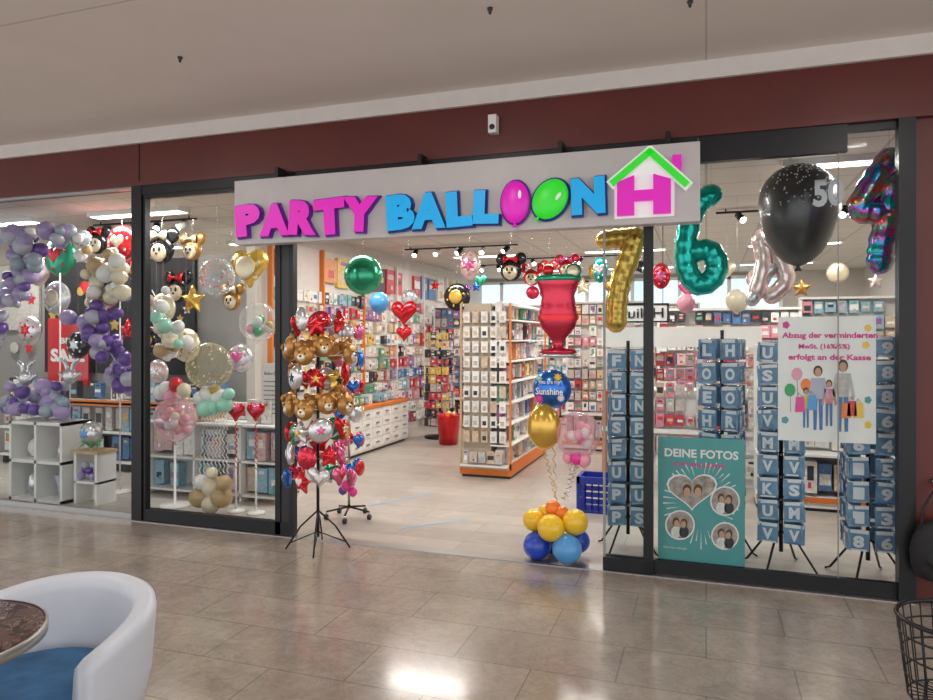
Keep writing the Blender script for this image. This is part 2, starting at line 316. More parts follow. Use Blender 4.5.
# ---------- lights
EM=mat('lamp_glow',(1,.95,.85),.4,0,8,ecol=(1,.95,.88))
EM2=mat('lamp_glow_mall',(1,.95,.85),.4,0,14,ecol=(1,.93,.85))
def downlight(x,y,z,e,size,col,shape='DISK',em=EM,sy=None):
    b=B()
    if shape=='DISK': b.lathe((x,y,z-.03),[(.09,0),(.12,0),(.12,.03)],W,20,caps=False); b.lathe((x,y,z-.012),[(.09,0),(.001,0)],em,20,caps=False)
    else: b.box(x-size/2-.03,x+size/2+.03,y-sy/2-.02,y+sy/2+.02,z-.05,z-.001,W); b.box(x-size/2,x+size/2,y-sy/2,y+sy/2,z-.055,z-.045,em)
    o=b.obj('ceiling_lamp')
    l=bpy.data.lights.new('lamp_light','AREA'); l.energy=e; l.color=col; l.shape='DISK' if shape=='DISK' else 'RECTANGLE'; l.size=size
    if sy: l.size_y=sy
    lo=bpy.data.objects.new('lamp_light',l); bpy.context.scene.collection.objects.link(lo); lo.parent=o
    lo.location=(x-o.location[0],y-o.location[1],z-.07-o.location[2])
for y in (1.2,3.6,6.2,9):
    for x in (-8,-5.9,-3.4,-1.2,1.2):
        downlight(x,y,3.0,(33 if y<8 else 27),1.2,(1,.955,.89),'R',EM,.14)
for x,y in [(-5.0,-2.3),(-1.9,-2.3),(1.3,-2.3),(0.8,-5.9),(-6.5,-3.9),(3,-3.5),(-3.2,-6.2)]:
    downlight(x,y,3.43,17,.18,(1,.95,.89),'DISK',EM2)
w=bpy.data.worlds.new('mall_hall'); bpy.context.scene.world=w; w.use_nodes=True
w.node_tree.nodes['Background'].inputs[0].default_value=(.96,.955,.98,1); w.node_tree.nodes['Background'].inputs[1].default_value=1.65
def track(x0,x1,y,n):
    b=B(); b.box(x0,x1,y-.02,y+.02,2.95,2.97,BLK)
    for x in (x0+.1,x1-.1): b.cyl((x,y,2.95),(x,y,2.998),.008,.008,BLK,6)
    for i in range(n):
        x=x0+(i+.5)*(x1-x0)/n; a=Vector((x,y,2.9)); d=Vector((R.uniform(-.5,.5),-.6,-.5)).normalized()
        b.cyl((x,y,2.95),a,.01,.01,BLK,6); b.cyl(a-d*.06,a+d*.06,.035,.042,W if i%2 else BLK,12); b.cyl(a+d*.061,a+d*.065,.036,.036,EM,12)
    b.obj('track_spotlights')
track(-4.9,-3.6,2.9,4);track(-4.4,-2.6,5.0,5);track(-2.6,-1.4,2.2,4);track(-3,-1,6.8,5);track(-7.0,-5.5,1.65,4);track(.1,1.6,3.2,3);track(-4.4,-3.2,7.6,4);track(-4.7,-3.5,1.7,3)
# ---------- merchandise helper
def merch(b,O,U,N,width,z0,z1,cw,ch,ps,fill=.96,dep=.05):
    U=Vector(U).normalized();N=Vector(N).normalized();O=Vector(O)
    nc=max(1,int(width/cw)); nr=max(1,int((z1-z0)/ch)); cw=width/nc; ch=(z1-z0)/nr
    for r in range(nr):
        hc=R.choice(ps)
        for c in range(nc):
            if R.random()>fill: continue
            if R.random()<.55: hc=R.choice(ps)
            ww=cw*R.uniform(.72,.96); hh=ch*R.uniform(.62,.95); dd=dep*R.uniform(.5,1.3)
            p=O+U*(cw*(c+.5))+Vector((0,0,z0+ch*(r+.48)))+N*dd/2
            b.obox(p,U,N,ww,dd,hh,hc)
            b.obox(p+N*(dd/2+.001)+Vector((0,0,hh*R.uniform(-.2,.2))),U,N,ww*R.uniform(.4,.85),.002,hh*R.uniform(.2,.5),R.choice(PA))
            if R.random()<.6: b.obox(p+N*(dd/2+.002)+Vector((0,0,hh*.32)),U,N,ww*.5,.002,hh*.12,R.choice(P))
            if R.random()<.4: b.obox(p+N*(dd/2+.003)+U*ww*R.uniform(-.2,.2)+Vector((0,0,-hh*.25)),U,N,ww*.25,.002,hh*.18,R.choice(P))
# central gondola
b=B(); x0,x1,y0,y1=-2.70,-2.09,2.75,4.6
b.box(x0,x1,y0,y1,0.03,.1,ORG); b.box(x0+.02,x1-.02,y0+.02,y1,.0,.03,BLP)
b.box(x0+.03,x1-.25,y0+.06,y1-.02,.1,2.0,mat('gondola_back_beige',(.5,.42,.32),.6)); b.box(x0,x1,y0+.1,y1,1.97,2.0,W)
b.box(x1-.02,x1,y0,y0+.03,.1,2.0,ORG);b.box(x1-.02,x1,y1-.03,y1,.1,2.0,ORG);b.box(x0,x0+.02,y0,y0+.03,.1,2.0,WOOD); b.box(x1-.012,x1,y0,y1,.1,.17,ORG)
b.box(x0,x1-.02,y0-.02,y0+.05,.1,.13,WOOD)
for r in range(9):
    for c_ in range(5):
        X=x0+.075+c_*.108; z=.42+r*.172
        b.obox((X,y0+.03,z+.045),(1,0,0),(0,1,0),.075,.03,.13,R.choice([W2,P[4],W2,P[4],P[12]])); b.obox((X,y0+.013,z+.03),(1,0,0),(0,1,0),.045,.003,.05,R.choice([P[12],P[9],P[6],P[12],P[6]])); b.obox((X,y0+.02,z+.115),(1,0,0),(0,1,0),.012,.06,.006,CHR)
b.box(x0+.02,x1-.02,y0-.06,y0+.06,.13,.15,W); merch(b,(x0+.03,y0+.0,0),(1,0,0),(0,-1,0),.5,.15,.33,.1,.17,[P[4],P[6],P[12],P[9]],1,.05)
for i in range(8):
    z=.12+i*.24; b.box(x1-.25,x1-.015,y0+.03,y1-.03,z,z+.015,W2); merch(b,(x1-.2,y0+.05,0),(0,1,0),(1,0,0),1.75,z+.015,z+.235,.09,.2,PA,.97,.1)
b.obj('gondola_shelf')
b=B(); b.box(-5.15,-5.03,2.1,11,0,3.0,BW); b.obj('wall_partition_left')
b=B(); b.box(-5.03,-5.0,2.3,9,0.0,2.8,BEI)
for y in (2.3,3.5,4.7,5.9,7.1,8.3,8.97): b.box(-5.0,-4.93,y,y+.03,0,2.8,ORG if y<5 else W)
merch(b,(-5.0,2.35,0),(0,1,0),(1,0,0),6.6,.9,2.25,.13,.18,PA,.95,.06);merch(b,(-5.0,2.35,0),(0,1,0),(1,0,0),6.6,2.3,2.78,.38,.45,[P[0],P[3],P[4],P[9],P[10],P[2],P[4]],.9,.05)
merch(b,(-5.0,5.3,0),(0,1,0),(1,0,0),3.6,.1,.9,.16,.2,PA,.97,.06); b.obj('pegboard_merchandise')
b=B(); b.box(-4.88,-4.43,3.3,5.2,.04,.62,W); b.box(-4.86,-4.47,3.33,5.17,0,.04,BLP); b.box(-4.88,-4.4,3.28,5.22,.62,.66,ORG)
for i in range(6):
    for j in range(4):
        y=3.33+i*.31; z=.07+j*.137; b.box(-4.43,-4.415,y,y+.29,z,z+.125,W2); b.box(-4.415,-4.40,y+.1,y+.19,z+.05,z+.07,ALU)
merch(b,(-4.85,3.32,0),(0,1,0),(1,0,0),1.85,.66,.92,.11,.13,PA,1,.15); merch(b,(-4.65,3.32,0),(0,1,0),(1,0,0),1.85,.66,.8,.1,.13,PA,1,.15); b.obj('drawer_counter')
# window backdrop
b=B(); b.box(-9.9,-5.15,2.1,2.16,0,2.6,GRY); b.obj('wall_partition_window')
b=B()
for (p,q,m) in [((46,232),(94,405),DRK),((98,230),(150,400),DRK),((0,220),(40,330),P[6]),((152,240),(196,390),DRK)]:
    a=S(p[0],q[1],2.07);c=S(q[0],p[1],2.07); b.box(a.x,c.x,2.05,2.09,max(a.z,1.15),min(c.z,2.58),m)
    for i in range(6):
        X=R.uniform(a.x+.1,c.x-.1);Z=R.uniform(1.4,2.4); b.pillow(R.choice([circ(14),star(5,.5)]),(X,2.045,Z),R.uniform(.04,.1),.004,R.choice([L['white'],L['red'],L['gold'],P[6]]))
a=S(50,384,2.04);c=S(90,318,2.04); b.box(a.x,c.x,2.01,2.04,a.z,c.z,L['red']); b.text('SALE',((a.x+c.x)/2,2.005,(a.z+c.z)/2-.05),(c.x-a.x)*.85,.17,W2,off=.05); b.text('BIG',((a.x+c.x)/2,2.005,(a.z+c.z)/2+.14),(c.x-a.x)*.4,.08,W2,off=.04); b.obj('sale_poster')
b=B(); xl,xr=-8.6,-5.2; b.box(xl,xr,1.72,1.98,.0,.1,BLP)
for z in (.1,.45,.8): b.box(xl,xr,1.65,1.98,z,z+.025,W)
b.box(xl,xr,1.65,1.67,.78,.85,ORG)
merch(b,(xl,1.78,0),(1,0,0),(0,-1,0),xr-xl,.13,.44,.13,.3,PN,.95,.08);merch(b,(xl,1.78,0),(1,0,0),(0,-1,0),xr-xl,.48,.78,.13,.3,PN,.95,.08);merch(b,(xl,1.85,0),(1,0,0),(0,-1,0),xr-xl,.83,1.1,.12,.25,[P[9],P[2],P[6],P[11],P[4]],.9,.08)
b.obj('window_back_shelf')
def merchwall(name,x0,x1,y,h,ps,cw=.17,ch=.22,z0=.12,d=.35,back=None):
    b=B(); b.box(x0,x1,y+.0,y+.06,0,h,back or BEI); b.box(x0,x1,y-d,y,0.03,.12,W); b.box(x0,x1,y-d+.02,y-.01,0,.03,BLP); b.box(x0,x1,y-d-.01,y-d,.08,.13,ORG)
    n=max(1,int((x1-x0)/1.0))
    for i in range(n+1):
        x=x0+(x1-x0-.03)*i/n; b.box(x,x+.03,y-.1,y,0.1,h,W)
    b.box(x0,x1,y-d,y,.5,.52,W); b.box(x0,x1,y-.12,y+.06,h,h+.03,W)
    merch(b,(x0+.02,y-.05,0),(1,0,0),(0,-1,0),x1-x0-.04,z0,.5,cw,ch*1.3,ps,.97,.2); merch(b,(x0+.02,y-.02,0),(1,0,0),(0,-1,0),x1-x0-.04,.53,h,cw,ch,ps,.95,.08)
    return b.obj(name)
merchwall('merchandise_wall_shelf',-4.75,-3.5,7.2,2.15,[P[9],P[6],P[4],P[8],P[0],P[2],P[4]],.12,.17)
merchwall('merchandise_wall_shelf',-3.2,-.1,8.2,2.2,PA,.12,.18)
merchwall('merchandise_wall_shelf',-1.95,-.75,5.4,2.1,[P[0],P[1],P[13],P[4],P[12],P[10],P[4],P[5],P[6]],.1,.15)
merchwall('merchandise_wall_shelf',-.6,1.1,4.6,1.95,[P[1],P[0],P[4],P[13],P[11],P[5],P[2],P[9],P[4],P[6]],.11,.16)
merchwall('merchandise_wall_shelf',1.15,2.95,5.2,2.1,[P[4],P[11],P[12],P[5],P[1],P[6],P[9]],.13,.18)
merchwall('merchandise_wall_shelf',.45,1.9,2.6,1.5,[P[4],P[5],P[11],P[13],P[2],P[6],P[9],P[12]],.12,.17)
b=B(); c=S(440,436,5.6); x,y=c.x,5.6
b.cyl((x,y,0),(x,y,1.75),.02,.02,BLK,8); b.lathe((x,y,0),[(.25,0),(.25,.03),(.05,.05)],BLK,16)
for U,N in (((1,0,0),(0,-1,0)),((0,1,0),(1,0,0)),((0,1,0),(-1,0,0))):
    O=Vector((x,y,0))+Vector(N)*.13-Vector(U)*.2; merch(b,O,U,N,.4,.2,1.7,.1,.13,[P[9],P[9],P[6],P[3],P[0]],1,.05)
b.obj('spinner_display_rack')
b=B(); c=S(458,440,5.0); b.lathe((c.x-.15,5.0,0),[(.14,0),(.18,.42),(.19,.45),(.17,.44),(.12,.05)],FO['red'],20)
for i in range(10): b.ball((c.x-.15+R.uniform(-.09,.09),5+R.uniform(-.09,.09),.42+R.uniform(0,.05)),.05,.05,.05,R.choice(list(L.values())),8)
b.obj('red_bin')
# cash counter
b=B(); a=S(602,352,3.1); c=S(762,322,3.1); b.box(a.x,c.x,3.1,3.16,1.5,1.72,W2); 
for x in (a.x,c.x-.04): b.box(x,x+.04,3.16,3.2,.98,1.7,W)
b.box(a.x,c.x,3.16,3.7,.98,1.02,W); b.box(a.x+.05,c.x-.05,3.14,3.65,0.0,.98,W)
b.box(a.x,a.x+.05,3.1,3.7,0,1,ORG); b.box(a.x,c.x,3.09,3.11,.55,.6,W)
merch(b,(a.x+.06,3.12,0),(1,0,0),(0,-1,0),c.x-a.x-.1,.62,1.45,.1,.15,[P[1],P[0],P[13],P[5],P[4],P[6],P[12],P[9]],.97,.05)
merch(b,(a.x+.06,3.12,0),(1,0,0),(0,-1,0),c.x-a.x-.1,.1,.55,.13,.2,[P[5],P[1],P[13],P[4],P[11]],.95,.05)
b.obj('cash_counter')
b=B(); a=S(611,322,2.4); c=S(668,304,2.4); b.box(a.x,c.x,2.4,2.42,a.z,c.z,W2); 
for z in(a.z,c.z): b.box(a.x-.01,c.x+.01,2.39,2.43,z-.008,z+.008,BLK)
for x in(a.x,c.x): b.box(x-.008,x+.008,2.39,2.43,a.z,c.z,BLK)
b.text('Helium',((a.x+c.x)/2,2.385,(a.z+c.z)/2),-(c.x-a.x)*.85,.1,BLK,off=.01)
for x in(a.x+.05,c.x-.05): b.cyl((x,2.41,c.z),(x,2.41,3.0),.004,.004,BLK,5)
b.obj('hanging_sign')
# crate
c=S(599,515,1.5); BLU=mat('blue_crate_plastic',(.01,.03,.35),.4); b=B(); X,Yc=c.x,1.65; w,d,h=.19,.14,.33
b.box(X-w,X+w,Yc-d,Yc+d,0,.015,BLU)
for z in (.05,.11,.17,.23): 
    for sgn in(-1,1): b.box(X-w,X+w,Yc+sgn*d-.006,Yc+sgn*d+.006,z-.022,z+.022,BLU); b.box(X+sgn*w-.006,X+sgn*w+.006,Yc-d,Yc+d,z-.022,z+.022,BLU)
for sx in(-1,1):
    for sy in(-1,1): b.box(X+sx*w-.015,X+sx*w+.015,Yc+sy*d-.015,Yc+sy*d+.015,0,h,BLU)
for sgn in(-1,1): b.box(X-w-.015,X+w+.015,Yc+sgn*d-.015,Yc+sgn*d+.015,h-.06,h,BLU); b.box(X+sgn*w-.015,X+sgn*w+.015,Yc-d,Yc+d,h-.06,h,BLU)
for i in range(7): b.box(X-w+i*.06,X-w+i*.06+.012,Yc-d-.006,Yc-d+.006,0,h,BLU)
b.obj('plastic_crate')
TP=mat('blue_tape',(.3,.47,.62),.5)
for (p,q) in [((368,506),(430,494)),((398,529),(468,519))]:
    def fl(px,py):
        d=H*F/(py-338); Y=d/(Cc-kk(px)*Ss); return Vector((kk(px)*Y,Y-D,.002))
    a=fl(*p);c=fl(*q); b=B(); b.obox((a+c)/2,c-a,Vector((0,0,1)).cross(c-a),(c-a).length,.035,.002,TP); b.obj('floor_tape')
# ---------- number card racks
def cardrack(px,y,ztop,tiers,chars,rot=.15,zb=.2):
    x=kk(px)*(D+y); b=B(); 
    b.cyl((x,y,.12),(x,y,ztop+.06),.014,.014,BLK,8)
    for i in range(4):
        a=math.pi/4+i*math.pi/2+.3; b.tube([(x,y,.26),(x+.1*math.cos(a),y+.1*math.sin(a),.22),(x+.24*math.cos(a),y+.24*math.sin(a),.02),(x+.27*math.cos(a),y+.27*math.sin(a),.008)],.008,BLK,6)
    th=(ztop-zb)/tiers
    for f in range(4):
        a=rot+f*math.pi/2; N=Vector((math.sin(a),-math.cos(a),0)); U=Vector((math.cos(a),math.sin(a),0))
        for t in range(tiers):
            z=zb+(t+.5)*th
            for s_ in(-1,1):
                p=Vector((x,y,z))+N*(.125+R.uniform(-.008,.012))+U*s_*.082
                tilt=Vector((0,0,R.uniform(-.09,.09))); tw=U+N*R.uniform(-.15,.15)
                b.obox(p,tw+tilt,N,.13,.012,th*.84,CARD)
                b.obox(p+N*.0085+Vector((0,0,th*.37)),U+tilt,N,.12,.002,th*.15,CSIL)
                b.obox(p+N*.0085+Vector((.0,0,-th*.38)),U+tilt,N,.10,.002,th*.07,R.choice([CSIL,P[2],P[11]]))
                b.text(R.choice(chars),p+N*.018+Vector((0,0,-.005)),.066,th*.5,CSIL,off=.05,U=U)
            b.cyl(Vector((x,y,z+th*.45)),Vector((x,y,z+th*.45))+N*.12,.004,.004,CHR,5)
    b.obj('number_balloon_rack')
cardrack(628,.5,1.52,8,'UNPSFMT',.1)
cardrack(722,.75,1.6,8,'GHLAEOR',-.2)
cardrack(781,.4,1.58,9,'VWKMSUZ',-.1)
cardrack(868,.38,1.62,9,'0196567834',0)
# ---------- posters
def flat(b,pts,y,m): b.poly([S(p[0],p[1],y) for p in pts],m)
def ell(b,px,py,rx,ry,y,m,n=20): flat(b,[(px+rx*math.cos(2*math.pi*i/n),py+ry*math.sin(2*math.pi*i/n)) for i in range(n)],y,m)
TEAL=mat('poster_teal',(.10,.36,.36),.4); PMG=mat('poster_pink',(.75,.04,.28),.4); SKN=mat('print_skin',(.6,.35,.24),.5); HAIR=mat('print_hair',(.12,.06,.03),.6)
PHO=mat('photo_print',(.4,.33,.3),.5,0,0,.5,25)
b=B(); yy=.045; a=S(778,440,yy); c=S(876,316,yy); b.box(a.x,c.x,yy,yy+.004,a.z,c.z,W2); y=yy
def line(t,px,py,w,h,m,off=.02): 
    p=S(px,py,y-.003); b.text(t,p,w*sc(px,y),h*sc(px,y),m,off=off)
line('Abzug der verminderten',829,336,86,7.5,PMG,.03); line('MwSt. (16%/5%)',824,347,46,6.5,PMG,.03); line('erfolgt an der Kasse',829,358,74,7.5,PMG,.03)
for px,py,m in [(797,374,L['pink']),(806,385,L['or']),(790,390,L['green'])]:
    ell(b,px,py,5.5,6.5,y-.003,m,16); flat(b,[(px,py+6),(px+.6,py+6),(px+1,py+22),(px+.3,py+22)],y-.002,GRY)
for px,py in [(786,325),(868,328),(866,345),(785,420),(868,425),(868,400)]:
    ell(b,px,py,4,4,y-.002,R.choice([PMG,TEAL,L['lbl'],L['yel']]),5)
for px,top,s_,cl,lg in [(818,366,1.0,L['lav'],P[2]),(843,360,1.12,P[6],P[2]),(829,380,.72,P[1],P[2]),(806,388,.62,P[3],P[2])]:
    q=y-.003
    ell(b,px,top+5*s_,4.6*s_,5.6*s_,q,HAIR,12); ell(b,px,top+6.2*s_,3.3*s_,4.4*s_,q-.001,SKN,12)
    flat(b,[(px-7*s_,top+12*s_),(px+7*s_,top+12*s_),(px+5*s_,top+34*s_),(px-5*s_,top+34*s_)],q,cl)
    flat(b,[(px-7*s_,top+12*s_),(px-4*s_,top+13*s_),(px-7*s_,top+34*s_),(px-10*s_,top+33*s_)],q-.0005,cl)
    flat(b,[(px+7*s_,top+12*s_),(px+4*s_,top+13*s_),(px+8*s_,top+34*s_),(px+11*s_,top+33*s_)],q-.0005,cl)
    for g in(-1,1): ell(b,px+g*8.7*s_,top+34*s_,1.6*s_,1.9*s_,q-.0008,SKN,8)
    flat(b,[(px-5*s_,top+33*s_),(px-.4,top+33*s_),(px-1.5*s_,top+64*s_),(px-4.5*s_,top+64*s_)],q-.0002,lg)
    flat(b,[(px+.4,top+33*s_),(px+5*s_,top+33*s_),(px+4.5*s_,top+64*s_),(px+1.5*s_,top+64*s_)],q-.0002,lg)
for px,py,m in [(852,408,L['red']),(859,410,L['yel']),(846,410,L['or']),(812,402,L['lbl']),(800,404,L['hot'])]:
    flat(b,[(px-4,py-7),(px+4,py-7),(px+5,py+8),(px-5,py+8)],y-.006,m); flat(b,[(px-2.5,py-7),(px-2,py-7),(px-1.2,py-11),(px-1.8,py-11.5)],y-.006,GRY); flat(b,[(px+2.5,py-7),(px+2,py-7),(px-1.2,py-11),(px-1,py-11.5)],y-.006,GRY)
b.obj('tax_notice_poster')
b=B(); y=.045; a=S(658,560,y); c=S(745,440,y); b.box(a.x,c.x,y,y+.004,a.z,c.z,TEAL)
line('DEINE FOTOS',701,454,70,8.5,W2,.03); line('AUF BALLONS',698,465,50,4,PMG)
for i in range(44):
    an=i*2*math.pi/44; r0,r1=R.uniform(25,34),R.uniform(36,50); cx,cy=701,503
    p=[(cx+r0*math.cos(an)*.8,cy+r0*math.sin(an)),(cx+min(38,r1*.85)*math.cos(an+.015),cy+r1*.95*math.sin(an+.015)),(cx+min(38,r1*.85)*math.cos(an-.015),cy+r1*.95*math.sin(an-.015))]
    flat(b,p,y-.001,W2)
cpx,cpy=692,492
flat(b,[(cpx+x*27,cpy-z*22) for x,z in heart(28)],y-.003,W2); flat(b,[(cpx+x*25,cpy-z*20) for x,z in heart(28)],y-.004,PHO)
for px,py,r in [(725,501,15),(680,525,15),(725,536,14)]:
    ell(b,px,py,r,r,y-.005,W2); ell(b,px,py,r-1.5,r-1.5,y-.006,PHO); ell(b,px-4,py+7,5,6,y-.0065,P[4],12); ell(b,px+4,py+7,5,6,y-.0065,P[9],12)
    ell(b,px-4,py-3,3.6,4.6,y-.007,HAIR,12); ell(b,px+4,py-2,3.6,4.6,y-.007,HAIR,12); ell(b,px-3.4,py-1.5,2.6,3.6,y-.008,SKN,10);ell(b,px+3.4,py-.5,2.6,3.6,y-.008,SKN,10)
for q in(687,698): ell(b,q,490,4.5,6,y-.007,HAIR,12); ell(b,q,492,3.4,4.6,y-.008,SKN,12)
line('Einfach Foto mitbringen',675,548,22,3,W2,0); b.obj('photo_balloon_poster')
# ---------- balloons
def string(b,a,c,m=CHR,curl=.0,r=.0018):
    a=Vector(a);c=Vector(c);n=30 if curl else 4;pts=[]
    for i in range(n+1):
        t=i/n; p=a.lerp(c,t); 
        if curl: p+=Vector((math.cos(i*1.7),math.sin(i*1.7),0))*curl
        pts.append(p)
    b.tube(pts,r,m,5)
b=B(); yb=.08; base=S(556,540,yb); s1=sc(556,yb)
for px,py,r,m,dy in [(537,549,14,'blue',-.04),(567,549,14.5,'lbl',-.1),(578,541,12,'blue',.1),(552,553,11,'blue',.12),(551,528,13.5,'yel',-.1),(534,520,11.5,'yel',.02),(575,522,13,'yel',-.02),(553,508,8,'or',.02),(562,513,7,'or',.0),(546,512,8,'yel',.08),(556,520,10,'yel',.1)]:
    p=S(px,py,yb+dy); rr=r*s1; p.z=max(p.z,rr*1.0+.003); b.balloon(p,rr,L[m],(p-Vector((base.x,yb,.2))).normalized(),18,1,1.05)
top=S(556,500,yb)
g=S(544,427,yb-.04); b.pillow([(x*.78,z*1.05) for x,z in circ(24)],g,22*s1,.09,FO['gold']); string(b,top,g-Vector((0,0,.15)),FO['gold'],.012,.003)
c=S(552,389,yb+.1); b.pillow(circ(28),c,20*s1,.09,FO['blue']); b.text('you are my',c+Vector((0,-.1,.05)),.16,.03,W2,off=.01); b.text('Sunshine',c+Vector((0,-.1,-.01)),.2,.05,W2,off=.02); b.pillow(star(8,.6),c+Vector((.06,-.08,.09)),.035,.015,L['yel'])
b.pillow(star(10,.7),c+Vector((-.08,-.07,-.07)),.035,.015,L['hot']);b.pillow(star(10,.7),c+Vector((.08,-.07,-.06)),.03,.015,L['white']);b.pillow(star(8,.6),c+Vector((-.08,-.07,.08)),.03,.015,L['mint']);string(b,top,c-Vector((0,0,.14)),FO['gold'],.012,.003)
c=S(578,434,yb-.02); b.balloon(c,22*s1,CLP,(0,0,1),24)
for i in range(12):
    a=i*.7; b.balloon(c+Vector((.07*math.cos(a),.06*math.sin(a),-.07+.018*i*.6)),.034,R.choice([L['hot'],L['pink'],L['white'],L['pink']]),(math.cos(a),0,.5),10)
b.balloon(c+Vector((.05,-.05,-.17)),.05,L['pink']); b.balloon(c+Vector((-.06,-.04,-.16)),.045,L['pink']); b.balloon(c+Vector((0,-.07,-.16)),.045,L['hot'])
string(b,top+Vector((.05,0,0)),c-Vector((0,0,.2)),FO['silver'],.018,.004);string(b,top+Vector((.07,0,0)),c-Vector((.03,0,.2)),FO['silver'],.022,.003)
b.obj('balloon_bouquet')
def hang(b,x,y,z): string(b,(x,y,z),(x,y,2.999),r=.0012)
b=B(); y=.3; s1=sc(558,y); c=S(558,350,y)
pr=[(5,-6),(19,-3),(18,0),(6,2),(5,7),(9,13),(17,22),(20,32),(18,44),(16.5,54),(20,64),(23,71),(22,73),(14,73)]
b.lathe(c,[(r*s1,z*s1) for r,z in pr],FO['wine'],24,.45); b.lathe(c,[(23.3*s1,69*s1),(24*s1,72*s1),(21*s1,75*s1),(2*s1,75*s1)],FO['green'],24,.45)
b.lathe(c,[(20.2*s1,30*s1),(20.7*s1,33*s1),(20.2*s1,36*s1)],FO['red'],24,.46,caps=False)
b.fat([c+Vector((5*s1,0,72*s1)),c+Vector((12*s1,0,82*s1)),c+Vector((18*s1,0,86*s1))],2*s1,FO['silver'],10); b.pillow(circ(16),c+Vector((-10*s1,0,80*s1)),6*s1,.03,FO['red']); b.lathe(c,[(19*s1,-4*s1),(18*s1,-7*s1),(3*s1,-8*s1)],FO['silver'],24,.45)
b.pillow(circ(18),c+Vector((16*s1,-.02,78*s1)),8*s1,.02,FO['green']); b.pillow(circ(18),c+Vector((16*s1,-.035,78*s1)),6*s1,.015,FO['cream'])
hang(b,c.x,y,c.z+74*s1); b.obj('cocktail_glass_foil_balloon')
b=B(); y=.75; r=9.5*sc(620,y)
b.fat([S(605,240,y),S(620,238,y),S(634,237,y)],r,FO['gold']); b.fat([S(635,238,y),S(629,258,y),S(621,280,y),S(617,302,y),S(616,322,y)],r*1.15,FO['gold']); q=S(618,232,y); hang(b,q.x,y,q.z); b.obj('number_seven_foil_balloon')
b=B(); y=.8; r=11*sc(698,y)
b.fat([S(711,195,y),S(699,203,y),S(690,222,y),S(686,245,y),S(687,268,y),S(697,284,y),S(711,280,y),S(717,265,y),S(710,251,y),S(697,251,y)],r,FO['teal']); q=S(711,190,y); hang(b,q.x,y,q.z); b.obj('number_six_foil_balloon')
DG=foil('dark_grey',(.09,.09,.092),.36)
b=B(); y=1.0; s1=sc(797,y); c=S(798,201,y)
b.balloon(c,37*s1,DG,(0,0,1),28,1,1.75); b.text('50',c+Vector((.17,-.27,.0)),.2,.2,CSIL,off=.04)
for i in range(140):
    a=R.uniform(-2.6,-.5);e=R.uniform(-.6,1.2); p=c+Vector((math.cos(a)*math.cos(e),math.sin(a)*math.cos(e),math.sin(e)))*37*s1*1.005; b.ball(p,.006,.006,.006,CSIL,5)
hang(b,c.x,y,c.z+37*s1); b.obj('dark_birthday_balloon')
b=B(); y=.4; r=12.5*sc(868,y)
b.fat([S(889,160,y),S(874,182,y),S(860,208,y),S(880,213,y),S(902,218,y)],r,HOLO,16); b.fat([S(893,185,y),S(888,215,y),S(882,245,y),S(880,262,y)],r,HOLO,16); q=S(889,155,y); hang(b,q.x,y,q.z); b.obj('number_four_foil_balloon')
b=B(); y=1.5; r=8.5*sc(768,y); b.fat([S(760,238,y),S(764,262,y),S(757,292,y)],r,FO['rose']); b.fat([S(764,240,y),S(778,255,y),S(786,280,y),S(772,296,y)],r,FO['rose']); b.fat([S(752,300,y),S(768,272,y),S(784,262,y)],r*.8,FO['silver']); q=S(760,235,y); hang(b,q.x,y,q.z); b.obj('rose_gold_number_foil_balloon')
